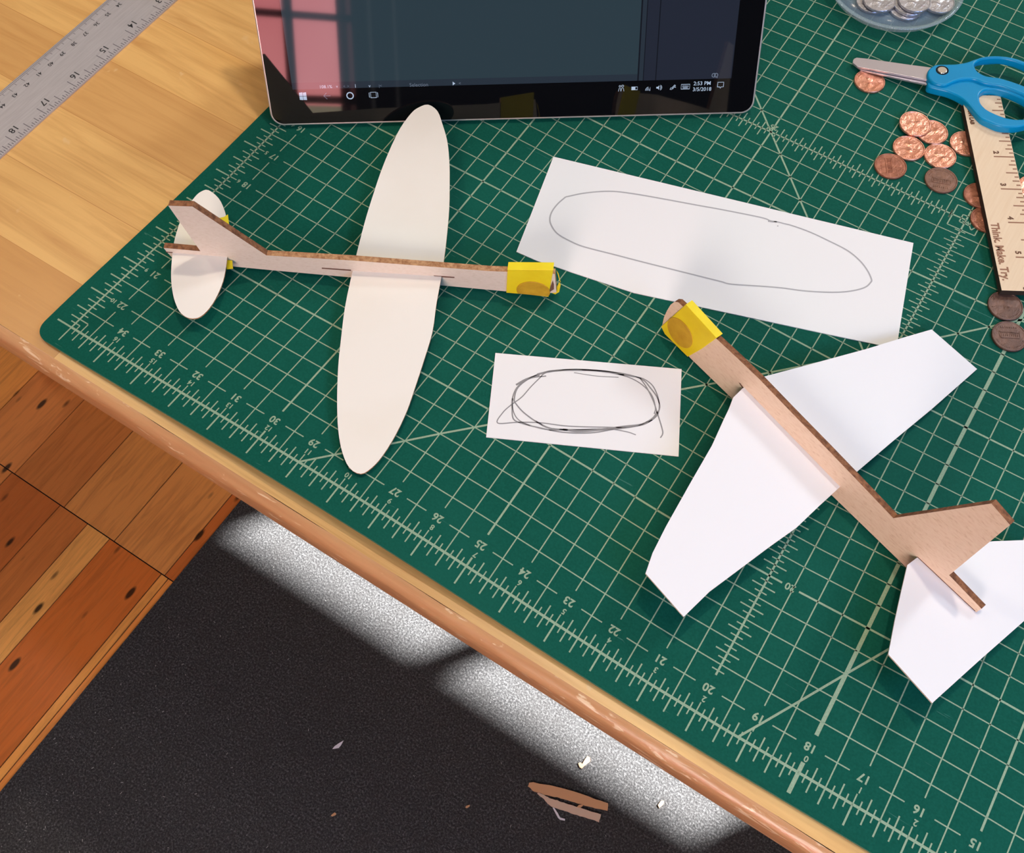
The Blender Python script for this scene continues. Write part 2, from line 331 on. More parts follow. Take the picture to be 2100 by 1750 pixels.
mb=MB(); mb.box(49.3,49.75,NW-.2,NW+.2,-20,60); mb.box(52.6,52.9,NW-.2,NW+.2,-20,60); mb.box(49.3,52.9,NW-.2,NW+.2,60,60.4); tag(mb.obj('trim_1',mat('grey_trim',(.5,.5,.52,1),.5)),kind='structure')
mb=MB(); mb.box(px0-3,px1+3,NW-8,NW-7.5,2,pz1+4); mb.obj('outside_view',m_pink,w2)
# ================================================================ table
tb=empty('wooden_table',(16,14,-FLOOR),'long maple worktable with strip-laminated top and rounded honey-coloured edge','table')
TZ=-.10; TY0,TY1,TX0,TX1=-1.06,30.0,-26.0,64.0
r=.24; prof=[]
for k in range(9):
    a=math.pi/2*k/8; prof.append((TY0+r-r*math.sin(a),TZ-r+r*math.cos(a)))
prof+= [(TY0,-.85),(TY0+.06,-.98),(TY0+.2,-1.02)]
mb=MB(); nx=90
V=[]; 
for i in range(nx+1):
    x=TX0+(TX1-TX0)*i/nx
    for k,(y,z) in enumerate(prof):
        w=.012*math.sin(x*1.7+k*.6)+.01*math.sin(x*4.1+k); V.append((x,y+ (w if k<9 else 0),z))
n=len(prof); F=[(i*n+k,i*n+k+1,(i+1)*n+k+1,(i+1)*n+k) for i in range(nx) for k in range(n-1)]
mb.add(V,F,0)
mb.add([(TX0,TY0+.2,-1.02),(TX1,TY0+.2,-1.02),(TX1,TY0+.3,-1.02),(TX0,TY0+.3,-1.02)],[(0,1,2,3)])
e=mb.obj('edge_strip',m_edge,tb,smooth=True)
mb=MB(); mb.box(TX0,TX1,TY0+r,TY1,-1.02,TZ); mb.obj('tabletop',m_table,tb)
mb=MB(); mb.box(TX0+3,TX1-3,TY1-6,TY1-5,-4.6,-1.02); mb.obj('apron',m_table,tb)
for lx,ly in ((TX0+3,5),(TX1-5,5),(TX0+3,TY1-5),(TX1-5,TY1-5)):
    mb=MB(); mb.box(lx,lx+2.4,ly,ly+2.4,ZF+.2,-1.02); mb.obj('leg',m_edge,tb)
# ================================================================ cutting mat
cm=empty('cutting_mat',(10,8,-.1),'large green self-healing cutting mat with pale inch grid and rulers on the table','cutting mat')
U0,V0,U1,V1=-.60,-.55,35.6,23.6
us=[U0+x for x in (0,.03,.07,.12,.18,.26,.36)]+[i*.5 for i in range(0,71)]+[35.3,U1]
vs=[V0+x for x in (0,.03,.07,.12,.18,.26,.36,.45)]+[i*.1 for i in range(0,30)]+[i*.5 for i in range(6,47)]+[23.3,V1]
def rc(u,v,r=.36):
    if u<U0+r and v<V0+r:
        dx,dy=(U0+r-u),(V0+r-v); m=max(dx,dy); d=math.hypot(dx,dy)
        if d>1e-6: return U0+r-dx*m/d, V0+r-dy*m/d
    return u,v
nu,nv=len(us),len(vs); TP=[];BT=[]
for u in us:
    for v in vs:
        a,b=rc(u,v); p=matpt(a,b); TP.append(p); BT.append(Vector((p.x,p.y,p.z-.075)))
F=[];Mx=[]
for i in range(nu-1):
    for j in range(nv-1):
        q=(i*nv+j,(i+1)*nv+j,(i+1)*nv+j+1,i*nv+j+1); F.append(q); Mx.append(0)
        F.append(tuple(len(TP)+k for k in reversed(q))); Mx.append(1)
bd=[i*nv for i in range(nu)]+[(nu-1)*nv+j for j in range(1,nv)]+[i*nv+nv-1 for i in range(nu-2,-1,-1)]+[j for j in range(nv-2,0,-1)]
for k in range(len(bd)): a,b=bd[k],bd[(k+1)%len(bd)]; F.append((a,len(TP)+a,len(TP)+b,b)); Mx.append(1)
mesh('mat_board',TP+BT,F,[m_mat,m_matside],cm,midx=Mx)
# printed grid
pr=MB(); DZ=.004
def seg(u0,v0,u1,v1,w):
    if u0==u1 and v0<3<v1: seg(u0,v0,u1,3,w); v0=3
    L=math.hypot(u1-u0,v1-v0); n=max(1,int(math.ceil(L/(.1 if min(v0,v1)<3 and abs(v1-v0)>.05 and max(v0,v1)<3.1 else .5)))); nx_,ny_=-(v1-v0)/L*w/2,(u1-u0)/L*w/2; Vv=[]
    for k in range(n+1):
        t=k/n; u=u0+(u1-u0)*t; v=v0+(v1-v0)*t
        Vv+= [matpt(u+nx_,v+ny_,DZ),matpt(u-nx_,v-ny_,DZ)]
    pr.add(Vv,[(2*k,2*k+1,2*k+3,2*k+2) for k in range(n)])
def mtext(s,u,v,size,bold=0): addtext(pr,s,size,lambda a,b: matpt(u-a,v-b,DZ),bold=bold)
UM,VM=35,23
TN,TT,TC,TR=.024,.040,.075,.040
def lw_u(u):
    if u==17: return TC
    return TT if u in (5,10,20,25,30) else TN
def lw_v(v):
    if v==11: return TT*1.1
    return TT if v in (3,8,18) else TN
lim_u,lim_v=26,22.9
# lines of constant u
for i in range(0,int(lim_u*2)+1):
    u=i/2
    if u==0: seg(0,-.0,0,lim_v,TR); continue
    if i%2: 
        if u==.5:
            for v in range(0,23): seg(u,v+(.2 if v else .0),u,v+.8,TN)
        else: seg(u,0,u,lim_v,TN)
    else:
        seg(u,0,u,.20,lw_u(u)); 
        if u==15: seg(u,.78,u,13.35,TR); seg(u,13.35,u,lim_v,TN)
        else: seg(u,.74,u,lim_v,lw_u(u))
for j in range(0,int(lim_v*2)+1):
    v=j/2
    if v==0: seg(0,0,lim_u,0,TR+.01); continue
    if j%2:
        if v==.5:
            for u in range(0,lim_u): seg(u+(.27 if u else 0),v,u+.73,v,TN)
        else: seg(0,v,lim_u,v,TN)
    else:
        w=lw_v(v); seg(0,v,.20 if v!=23 else 0.1,v,w)
        if v==3: seg(.76,v,15.27,v,w); seg(15.62,v,lim_u,v,w)
        elif v==13: seg(.76,v,1,v,w); seg(1,v,15.0,v,TR); seg(15.9,v,lim_u,v,TN)
        else: seg(.76,v,lim_u,v,w)
# rulers
def ticks(fx,a0,a1,skip=None,inner=False,long=True):
    n0,n1=int(round(a0*8)),int(round(a1*8))
    for k in range(n0,n1+1):
        a=k/8
        if k%8==0:
            if long: fx(a,-.40,0,.034 if a!=17 else TC)
        elif k%4==0:
            if long: fx(a,-.31,0,.03)
        elif k%2==0: fx(a,-.24,.24,.027)
        else: fx(a,-.125,.125,.025)
ticks(lambda a,b,c,w: seg(a,b,a,c,w),0.125,lim_u)
ticks(lambda a,b,c,w: seg(b,a,c,a,w),0.125,lim_v)
seg(-.40,0,0,0,TR); seg(0,-.38,0,0,.03)
ticks(lambda a,b,c,w: seg(15+b,a,15+c,a,w),.875,12.625,long=False)
ticks(lambda a,b,c,w: seg(a,13+b,a,13+c,w),.5,14.625,long=False)
for h in (.33,.12):
    seg(15-h,13-h,15+h,13-h,.028); seg(15+h,13-h,15+h,13-h+.22*h/.33+.02,.028); seg(15-h,13-h,15-h,13+h,.028); seg(15-h,13+h,15-h+h*1.1,13+h,.028)
seg(14.93,12.93,15.07,12.93,.028); seg(15.2,12.78,15.3,12.98,.028); seg(15.05,12.98,15.2,12.78,.028); seg(15.1,13.1,15.3,12.98,.028)
seg(14.62,13.12,14.62,12.88,.025)
for k in range(1,lim_u):
    mtext(str(35-k),k,.5,.215,.006); mtext(str(abs(17-k)),k+.02,.285,.155,.004)
for k in range(1,23):
    mtext(str(23-k),.50,k,.215 if k not in (1,) else .215,.005); mtext(str(abs(11-k)),.265,k,.14,.004)
mtext('20',15.44,3,.20,.005); mtext('25',10.0,13.17,.20,.005); mtext('15',15.44,8,.20,.005); mtext('30',5.0,13.17,.20,.005)
# 45 degree guides
def diag(u0,v0,u1,v1,w=.042): seg(u0,v0,u1,v1,w)
diag(6,0,17,11); diag(17,11,26,20); diag(15.84,0,20,7.2); diag(14.6,8.4,10,13); diag(10,13,1,22)
pr.obj('printed_grid',m_print,cm)
# ================================================================ steel ruler on the bare table
rz=TZ+.055
RL,RR=-6.46,-4.95
sr=empty('steel_ruler',(-5.7,4,TZ),'grey metal ruler with inch and centimetre marks on the bare table, top left','ruler')
mb=MB(); mb.box(RL,RR,-7,19,TZ+.005,rz); mb.obj('blade',[m_steel],sr)
mb=MB(); z=rz+.0015; S=1.0493
V17=4.12
def yy(n): return V17-(n-17)*S
for k in range(8*16,19*16+1 if False else 19*16):
    n=k/16; y=yy(n); 
    L=.36 if k%16==0 else .29 if k%8==0 else .20 if k%4==0 else .14 if k%2==0 else .09
    mb.add([(RR-L,y-.009,z),(RR-.02,y-.009,z),(RR-.02,y+.009,z),(RR-L,y+.009,z)],[(0,1,2,3)])
cmsp=S/2.54; y40=5.45
for k in range(250,480):
    y=y40-(k/10-40)*cmsp; L=.26 if k%10==0 else .18 if k%5==0 else .11
    mb.add([(RL+.01,y-.006,z),(RL+L,y-.006,z),(RL+L,y+.006,z),(RL+.01,y+.006,z)],[(0,1,2,3)])
mb.obj('tick_marks',m_ink2,sr)
mb=MB()
for n in range(8,20): addtext(mb,str(n),.25,lambda a,b,n=n: Vector((RR-.36+b,yy(n)+.27-a,z)),bold=.003)
for k in range(26,48): addtext(mb,str(k),.155,lambda a,b,k=k: Vector((RL+.38+b,y40-(k-40)*cmsp-.06-a,z)),bold=.002)
mb.obj('etched_numbers',m_ink,sr)
# ================================================================ cards with pencil ovals
def card(name,px,label,z=.012,th=.022,curl=None):
    c=[un(*p,z) for p in px]; O=c[0]; 
    o=solid(name,[((p-O).x,(p-O).y) for p in c],[],Vector((O.x,O.y,0)),X,Y,Z,z-th/2,z+th/2,[m_paper,m_paper])
    return tag(o,label,'paper card','cut white cards with pencil ovals')
ca=card('paper_card',[(1135,322),(1873,499),(1838,716),(1300,601),(1100,535),(1059,517)],'larger white card with one thin pencil oval, partly under the glider wing')
cb=card('paper_card',[(1016,724.6),(1397.7,757.7),(1391.5,936.5),(997,897)],'small white card with a heavily redrawn grey pencil oval')
def pencil(parent,strokes,zz):
    mb=MB()
    for pts,w in strokes:
        P=cr([un(*p,zz) for p in pts],6,False); n=len(P)
        ribbon(mb,P,w,Z)
    return mb
q5=lambda L,x0,y0,s: [(x0+a/s,y0+b/s) for a,b in L]
ov=q5([(500,120),(700,80),(950,62),(1180,85),(1500,140),(1850,205),(2100,250),],1060,380,5)+[(1560,446),(1580,453)]+q5([(230,385),(330,410),(450,440),(700,530),(1000,670),(1250,800),(1420,940),(1530,1080),(1590,1210),(1575,1260),(1500,1325),(1350,1370),(1150,1395),(900,1395),(600,1375),(300,1335),(0,1310)],1560,400,7)+[(1500,583),(1480,578)]+q5([(2100,990),(1700,890),(1300,790),(1000,712),(700,635),(560,580),(420,500),(355,415),(338,345),(360,270),(420,190),(500,120)],1060,380,5)
m1=pencil(ca,[(ov,.034),(q5([(105,375),(160,382),(230,385)],1560,400,7),.04),(q5([(238,440),(252,450)],1560,400,7),.03)],.026); m1.obj('pencil_oval',m_pencil2,ca)
K=lambda L: q5(L,960,680,4.375)
s2=[(K([(700,400),(560,420),(450,490),(400,590),(395,700),(410,790),(500,830),(620,860),(850,905),(1100,910),(1300,880),(1500,850),(1640,790),(1715,700),(1700,600),(1630,500),(1560,430),(1400,380),(1150,350),(900,345),(720,360),(570,410),(450,500),(415,600),(430,650),(520,745),(700,860),(850,880)]),.028),
 (K([(640,380),(800,350),(1000,340),(1250,360),(1450,400),(1560,420),(1650,480),(1700,580),(1715,680),(1690,760),(1600,820),(1450,860),(1250,860),(900,850),(650,820),(450,815),(265,822),(310,730),(385,660),(480,590),(560,500),(640,420),(700,370),(850,350),(1100,352),(1350,385),(1520,450),(1640,560),(1680,680),(1670,740)]),.024),
 (K([(850,880),(1000,895),(1200,880),(1400,855),(1560,835),(1660,780),(1700,720)]),.05),
 (K([(620,385),(760,355),(950,345),(1200,355),(1400,390)]),.045),
 (K([(430,480),(520,430),(640,390)]),.045),
 (K([(1540,415),(1600,500),(1660,620),(1700,740),(1740,870),(1745,920),(1725,955)]),.026),
 (K([(600,800),(750,870),(1000,880),(1250,875),(1420,900),(1505,928)]),.022),
 (K([(950,370),(1150,400),(1350,412)]),.018),
 (K([(400,600),(402,700),(440,780),(520,830),(700,880),(900,885),(1150,878)]),.022)]
pencil(cb,s2,.026).obj('pencil_oval',m_pencil,cb)
PH1,PH2=2.3,5.0
# ================================================================ balsa gliders
g2_=None
def glider(g):
    F0,f,upv=g['F0'],g['f'],g['up']; Nn=g['N']
    root=empty('model_glider',F0,g['label'],'model glider')
    L=lambda p: ((unp(p[0],p[1],F0,Nn)-F0).dot(f),(unp(p[0],p[1],F0,Nn)-F0).dot(upv)) if len(p)==2 else (p[1],p[2])
    fo=[L(p) for p in g['fus']]; fo=[(a,max(h,.03 if g is g2_ else .0)) for a,h in fo]
    solid('fuselage',fo,[],F0,f,upv,Nn,-g['t'],0,[g['ply'],g['edge']],root,sidemat=1)
    def surf(name,p0,p1,px,th,extra_smooth,mats,dz=0,bev=0):
        w0=unp(p0[0],p0[1],F0,Nn); w1=unp(p1[0],p1[1],F0,Nn); ga=(w0-w1).normalized() if (w0-w1).dot(f)>0 else (w1-w0).normalized()
        wa=Nn; wn=ga.cross(wa); 
        if wn.z<0: wn=-wn
        O=w0
        T=lambda p: (((unp(p[0],p[1],O,wn)-O).dot(ga)),((unp(p[0],p[1],O,wn)-O).dot(wa))) if len(p)==2 else (p[1],p[2])
        pts=[T(p) for p in px]
        if extra_smooth: pts=[tuple(q[:2]) for q in cr([Vector((a,b,0)) for a,b in pts],extra_smooth)]
        o=solid(name,pts,[],O,ga,wa,wn,-th/2+dz,th/2+dz,mats,root,sidemat=1)
        return o,O,ga,wa,wn
    wing=surf('wing',g['slot'][0],g['slot'][1],g['wing'],.035,g['wsm'],g['wmat'])
    tail=surf('tailplane',g['tslot'][0],g['tslot'][1],g['tail'],.035,g['tsm'],g['wmat'])
    for k,q in enumerate(g['slots']):
        solid('slot',[L(p) for p in q],[],F0,f,upv,Nn,.0,.004,[m_slot],root)
    tp=solid('nose_tape',[(a_,max(b_,.035 if g is g2_ else -.03)) for a_,b_ in [L(p) for p in g['tape']]],[],F0,f,upv,Nn,-g['t']-.03,.03,[m_tape,m_tape],root,bev=.012)
    cx,ch=L(g['coin'])
    cc=[(cx+.365*math.cos(a*math.pi/24),ch+.365*math.sin(a*math.pi/24)) for a in range(48)]
    hs=[L(p)[1] for p in g['tape']]; cc=[(a,max(h,g.get('coinmin',.0))) for a,h in cc]
    solid('taped_coin',cc,[],F0,f,upv,Nn,.03,.045,[m_tapecoin],tp,bev=.01)
    for q,off in g.get('flaps',[]):
        solid('tape_flap',[L(p) for p in q],[],F0,f,upv,Nn,off,off+.012,[m_tape],tp)
    for q,off in g.get('dark',[]):
        solid('nose_gap',[L(p) for p in q],[],F0,f,upv,Nn,off,off+.006,[m_slot],root)
    return root,L,wing,tail,surf
# glider one, upright on the left
F0=un(475,547,.08); F1=un(1040,598,.08); f=(F1-F0).normalized(); side=Vector((f.y,-f.x,0)); ph=math.radians(PH1)
up1=Z*math.cos(ph)+side*math.sin(ph); N1=f.cross(up1)
wpx=[(878,215.7),(858,222),(843,234),(820,265.7),(797,314),(780,357),(765.7,400),(751.4,445.7),(737,500),(722.7,560),(708,630),(700,693),(695,740),(692.5,783),(691.8,833),(694,883),(701.7,926.7),(716.7,960),(740,972.7),(763,960),(786.7,933),(813,890),(835,843),(850,800),(868,745),(886.7,683),(895,625),(905,571),(910.5,535),(916,490),(921.3,428.6),(922.3,371),(921.4,328.6),(917,288.6),(907,254),(897,228.6)]
tpx=[(428,391),(413,394),(400,405),(384,428),(370,455),(357,500),(352,548),(352,580),(357,612),(367,637),(380,650),(395.4,654.3),(412,650),(430,633),(446,607),(458,577),(464,548),(467,520),(469.5,490),(468,464),(461,433),(449,408)]
g1=dict(F0=F0,f=f,up=up1,N=N1,t=.135,ply=m_ply1,edge=m_burnlt,label='white-winged balsa glider standing upright on the left of the mat, rounded wings',
 fus=[(335.4,508.6),(411,515.4),(344.9,422),(394.6,423.7),(546.3,524),(723,534.5),(910,549),(1000,556),(1100,560),(1138,562),(1141,600),(1110,603),(1038.6,598),(900,585),(720,570.5),(560,555.5),(476,546.5),(352,527.4),(343,518)],
 slot=((720,556.5),(905,568)),tslot=((354,519.5),(466,528)),wing=wpx,tail=tpx,wsm=3,tsm=3,wmat=[m_balsa,m_burnlt],
 slots=[[(660,549),(720,553.2),(720,555.6),(660,551)],[(889,565),(932,568),(932,570),(893,568)],[(340,516),(354,517.2),(354,518.8),(341,517.8)]],
 tape=[(1041,550.5),(1135,551.5),(1125,607),(1080,602),(1038.6,598.5)],coin=(1094,594),coinmin=0.02,
 flaps=[([(1126,606),(1130,600),(1139,602),(1146,586),(1149,592),(1146,606),(1138,611)],-.10),([(1146,586),(1143,574),(1140,566),(1144,572),(1148.5,590)],-.14)],
 dark=[([(1133.5,575),(1136,583),(1136,593),(1128,598),(1127.5,592)],.002)])
r1,L1,wg1,tl1,surf1=glider(g1)
if DBG: [print('G1',o_.name,min((o_.matrix_world@v.co).z for v in o_.data.vertices)/IN-FLOOR) for o_ in r1.children]
# burnt dark edge on the fin
def strip(name,px,off0,off1,g,root,m):
    L=lambda p: ((unp(p[0],p[1],g['F0'],g['N'])-g['F0']).dot(g['f']),(unp(p[0],p[1],g['F0'],g['N'])-g['F0']).dot(g['up']))
    a=[L(p) for p in px]; mb=MB()
    P=lambda q,o: g['F0']+g['f']*q[0]+g['up']*q[1]+g['N']*o
    for i in range(len(a)-1):
        d=Vector((a[i+1][0]-a[i][0],a[i+1][1]-a[i][1])).normalized(); nn=Vector((-d.y,d.x))*.004
        q0=(a[i][0]+nn.x,a[i][1]+nn.y); q1=(a[i+1][0]+nn.x,a[i+1][1]+nn.y)
        mb.add([P(q0,off0),P(q1,off0),P(q1,off1),P(q0,off1)],[(0,1,2,3)])
    mb.obj(name,m,root)
strip('scorched_edge',[(546.3,524),(394.6,423.7),(344.9,422)][::-1],0,-.135,g1,r1,m_burn)
strip('scorched_edge',[(411,515.4),(335.4,508.6)][::-1],0,-.135,g1,r1,m_burn)
# tape on the tailplane front
o,O,ga,wa,wn=tl1
pts=[unp(x,y,O,wn)-O for x,y in [(440,451),(460,446.5),(468,441.5),(470.5,462),(473,500),(473.5,527),(455,527)]]
solid('tail_tape',[(p.dot(ga),p.dot(wa)) for p in pts],[],O,ga,wa,wn,.02,.028,[m_tape],r1)
pts=[unp(x,y,O,wn)-O for x,y in [(462,529),(474,530),(475.5,546),(463,547.5)]]
solid('tail_tape',[(p.dot(ga),p.dot(wa)) for p in pts],[],O,ga,wa,wn,-.10,-.08,[m_tape],r1)
# glider two, lying lower right
F1=un(1415.7,737,0); F0=un(1858.6,1167,0); f=(F1-F0).normalized(); side=Vector((f.y,-f.x,0))
if side.dot(un(1300,1000,0)-un(1500,800,0))<0: side=-side
ph=math.radians(PH2); up2=Z*math.cos(ph)-side*math.sin(ph); N2=up2.cross(f)
if N2.dot(side)<0: N2=-N2
m_wht=mat('white_card_wing',(.88,.865,.85,1),.6,spec=.3)
g2=dict(F0=F0,f=f,up=up2,N=N2,t=.125,ply=m_ply2,edge=m_burn,label='balsa glider with swept angular white paper wings, lower right of the mat',
 fus=[(1357.7,668.6),(1361.7,651),(1368,637),(1375.4,625),(1383.4,619),(1391,620),(1399,627.4),(1468.6,694.3),(1513,735.5),(1557,777.5),(1622,845),(1700,925),(1770,998),(1832,1063),(2033,1033),(2071.5,1077),(1946.5,1180),(2013,1249),(2000.5,1257),('l',-1.30,.22),('l',-.8,.1),(1858.6,1167),(1757,1078),(1697,1020),(1630,955),(1560,887),(1498.6,825.7),(1455,779),(1415.7,737)],
 slot=((1517,787),(1722.9,1000)),tslot=((1881,1144),(2001,1257)),
 wing=[(1523,797),(1503,816.5),(1503,816.5),(1495,838),(1483,863),(1460,914),(1417,988.6),(1365.7,1080),(1338,1135),(1323.5,1177),(1323.5,1177),(1401.7,1266),(1401.7,1266),(1455,1214),(1518,1167),(1578,1122),(1633,1083),(1680,1038),(1721.7,1000),(1753,971.7),(1830,906),(1910,840),(2003,758),(2003,758),(1910,676.7),(1910,676.7),(1850,694),(1776.7,716.7),(1643,753),(1556.7,776)],
 tail=[(1881,1144),(1860,1160),(1847,1216),(1834,1275),(1821,1343),(1911,1443),(2006,1357),(2100,1274),('l',-1.97,-4.1 if False else -1.95),('l',-.98,-2.0),(2098,1109),(2040,1111),('l',.03,-.3)],wsm=0,tsm=0,wmat=[m_wht,m_paperedge],
 slots=[[(1515.5,785),(1518,786),(1526,796.5),(1522.5,796)],[(1880,1142),(1882.5,1142.5),(2000,1253),(1999.5,1257)],[(1858.5,1164),(1866,1153.5),(1861,1161)]],
 tape=[(1408.6,623),(1471.5,692),(1440,715),(1408.6,740),(1365,684),(1357.7,668.6)],coin=(1397,681))
g2_=g2
r2,L2,wg2,tl2,surf2=glider(g2)
if DBG: bpy.context.view_layer.update(); [print('G2',o_.name,min((o_.matrix_world@v.co).z for v in o_.data.vertices)/IN-FLOOR) for o_ in r2.children]
# ================================================================ tablet
B0=un(575,258,.09); B1=un(1530,233,.09); te=(B1-B0); te.z=0; te.normalize(); nb=Vector((-te.y,te.x,0)); ta=math.radians(65)
tu=nb*math.cos(ta)+Z*math.sin(ta); tn=te.cross(tu)
TL=lambda x,y:((unp(x,y,B0,tn)-B0).dot(te),(unp(x,y,B0,tn)-B0).dot(tu))
TP_=lambda x,y,z=0: B0+te*x+tu*y+tn*z
if DBG: print('tipdist',max((v.co.x*0) for v in wg1[0].data.vertices), min((((wg1[0].matrix_world@v.co)/IN-Vector((0,0,FLOOR))-B0).dot(tn)) for v in wg1[0].data.vertices))
x0,x1=TL(552,225)[0]+.005,TL(1548.5,200)[0]; H=7.95
tab=empty('tablet_computer',TP_(5.5,0,0),'black tablet computer propped upright showing a dark drawing program','tablet')
def rrect(x0,x1,y0,y1,r,n=6):
    P=[]
    for cx,cy,a0 in ((x1-r,y1-r,0),(x0+r,y1-r,90),(x0+r,y0+r,180),(x1-r,y0+r,270)):
        for k in range(n+1): a=math.radians(a0+90*k/n); P.append((cx+r*math.cos(a),cy+r*math.sin(a)))
    return P
solid('shell',rrect(x0,x1,0,H,.30,10),[],B0,te,tu,tn,-.17,.0,[m_shell,m_shell],tab,bev=.03)
gl=solid('glass',rrect(x0+.045,x1-.045,.045,H-.045,.265,10),[],B0,te,tu,tn,-.02,.006,[m_glass,m_glass],tab)
dl,db=TL(600,183.6); dr,_=TL(1499.5,162); dt=H-.55
def trect(mb,a,b,c,d,z=.0075,m=0): mb.add([TP_(a,c,z),TP_(b,c,z),TP_(b,d,z),TP_(a,d,z)],[(0,1,2,3)],m)
xs_=TL(1307,158)[0]; yb=db+.155
mb=MB(); trect(mb,dl,xs_,yb,dt,m=0); trect(mb,dl,xs_,db,yb,m=2); trect(mb,xs_,xs_+.035,db,dt,m=3); trect(mb,xs_+.035,xs_+.13,db,dt,m=2); trect(mb,xs_+.13,xs_+.15,db,dt,m=3)
trect(mb,xs_+.15,xs_+.42,db,dt,m=1); trect(mb,xs_+.42,xs_+.445,db,dt,m=3); trect(mb,xs_+.445,dr,db,dt,m=1)
disp=mb.obj('display',[m_disp,m_disp2,m_disp3,m_line],tab)
ZI=.0095
def tt(mb,s,px,size,m=0,bold=0): 
    cx,cy=TL(*px); addtext(mb,s,size,lambda a,b: TP_(cx+a,cy+b,ZI),m=m,bold=bold)
mb=MB()
tt(mb,'108.1%',(668,178),.105); tt(mb,'v',(691,177),.09); tt(mb,'1',(729,176.5),.12); tt(mb,'v',(758,176),.11)
mb.obj('status_text',m_icon,disp)
mb=MB(); tt(mb,'Selection',(859,174),.12); tt(mb,'<',(943,171),.10); tt(mb,'|<',(780,176),.09); tt(mb,'<  >',(710,177),.08); mb.obj('status_text',m_icond,disp)
mb=MB(); cx,cy=TL(931,171); mb.add([TP_(cx-.03,cy-.045,ZI),TP_(cx+.03,cy,ZI),TP_(cx-.03,cy+.045,ZI)],[(0,1,2)]); mb.obj('play_arrow',m_icon,disp)
mb=MB(); tt(mb,'2:53 PM',(1440,171),.125,bold=.001); tt(mb,'3/5/2018',(1439.5,183),.125,bold=.001); mb.obj('clock',m_icon,disp)
# window logo button
mb=MB(); cx,cy=TL(621.5,197)
for i in (0,1):
    for j in (0,1):
        a,b=cx-.085+i*.088,cx-.085+i*.088+.080; k=.012*(i-0.5)
        mb.add([TP_(a,cy-.085+j*.088-(.006 if j==0 else 0)*i,ZI),TP_(b,cy-.085+j*.088-(.010 if j==0 else 0),ZI),TP_(b,cy-.085+j*.088+.080+(.010 if j else 0),ZI),TP_(a,cy-.085+j*.088+.080,ZI)],[(0,1,2,3)])
mb.obj('start_button',m_icon,disp)
def pl(mb,c,pts,w=.016,close=False):
    P=[TP_(c[0]+a,c[1]+b,ZI) for a,b in pts]; 
    if close: P=P+[P[0],P[1]]
    ribbon(mb,P,w,tn)
mb=MB(); c=TL(670.5,196.5); pl(mb,c,[(.085,0),(-.07,0)],.014); pl(mb,c,[(0,.075),(-.075,0),(0,-.075)],.014); mb.obj('back_button',m_icond,disp)
mb=MB(); c=TL(718,196); pl(mb,c,[(.075*math.cos(k*math.pi/12),.075*math.sin(k*math.pi/12)) for k in range(24)],.026,True); mb.obj('search_button',m_icon,disp)
mb=MB(); c=TL(766,194.5); pl(mb,c,[(-.065,-.065),(.065,-.065),(.065,.065),(-.065,.065)],.014,True); pl(mb,c,[(-.085,.055),(-.10,.05),(-.10,-.05),(-.085,-.055)],.012); pl(mb,c,[(.085,.055),(.10,.05),(.10,-.05),(.085,-.055)],.012); mb.obj('task_view_button',m_icon,disp)
mb=MB()
c=TL(1273.5,182)
for dx,s in ((-.03,.8),(.035,1)):
    pl(mb,(c[0]+dx,c[1]+.02*s),[(.025*s*math.cos(k*math.pi/5),.045+.025*s*math.sin(k*math.pi/5)) for k in range(10)],.011,True); pl(mb,(c[0]+dx,c[1]),[(-.035*s,-.06),(-.02*s,.015),(.02*s,.015),(.035*s,-.06)],.011)
c=TL(1301.5,181); pl(mb,c,[(-.075,-.035),(.065,-.035),(.065,.035),(-.075,.035)],.012,True); mb.add([TP_(c[0]-.07,c[1]-.03,ZI),TP_(c[0]+.015,c[1]-.03,ZI),TP_(c[0]+.015,c[1]+.03,ZI),TP_(c[0]-.07,c[1]+.03,ZI)],[(0,1,2,3)])
c=TL(1331.5,183)
for k,r in enumerate((.03,.06,.09)): pl(mb,c,[(-r*math.cos(t*math.pi/12),-.03+r*math.sin(t*math.pi/12)) for t in range(0,6)],.012)
mb.add([TP_(c[0]-.0,c[1]-.035,ZI),TP_(c[0]+.02,c[1]-.035,ZI),TP_(c[0]+.02,c[1]+.06,ZI)],[(0,1,2)])
c=TL(1352,179.5); mb.add([TP_(c[0]-.07,c[1]-.02,ZI),TP_(c[0]-.035,c[1]-.02,ZI),TP_(c[0]-.005,c[1]-.055,ZI),TP_(c[0]-.005,c[1]+.055,ZI),TP_(c[0]-.035,c[1]+.02,ZI),TP_(c[0]-.07,c[1]+.02,ZI)],[(0,1,2,3,4,5)])
for r in (.03,.055): pl(mb,(c[0]+.005,c[1]),[(r*math.cos(t*math.pi/10),r*math.sin(t*math.pi/10)*1.1) for t in range(-4,5)],.011)
c=TL(1379.5,179); pl(mb,c,[(-.06,-.05),(-.045,-.01),(-.01,-.01),(-.02,-.05)],.012,True); pl(mb,c,[(0,-.04),(.03,.01),(.075,.0)],.014); pl(mb,c,[(-.01,.0),(.045,.06),(.065,.045),(.01,-.02)],.013,True)
c=TL(1405.5,177.5); pl(mb,c,[(-.10,-.055),(.10,-.055),(.10,.055),(-.10,.055)],.014,True)
for a in (-.06,-.03,0,.03,.06): pl(mb,c,[(a-.009,.02),(a+.009,.02)],.016); pl(mb,c,[(a-.009,-.005),(a+.009,-.005)],.016)
pl(mb,c,[(-.055,-.032),(.055,-.032)],.014)
c=TL(1477.5,174.5); pl(mb,c,[(-.07,-.04),(-.015,-.04),(0,-.075),(.015,-.04),(.07,-.04),(.07,.07),(-.07,.07)],.015,True)
mb.obj('tray_icons',m_icon,disp)
mb=MB(); c=TL(1466,154)
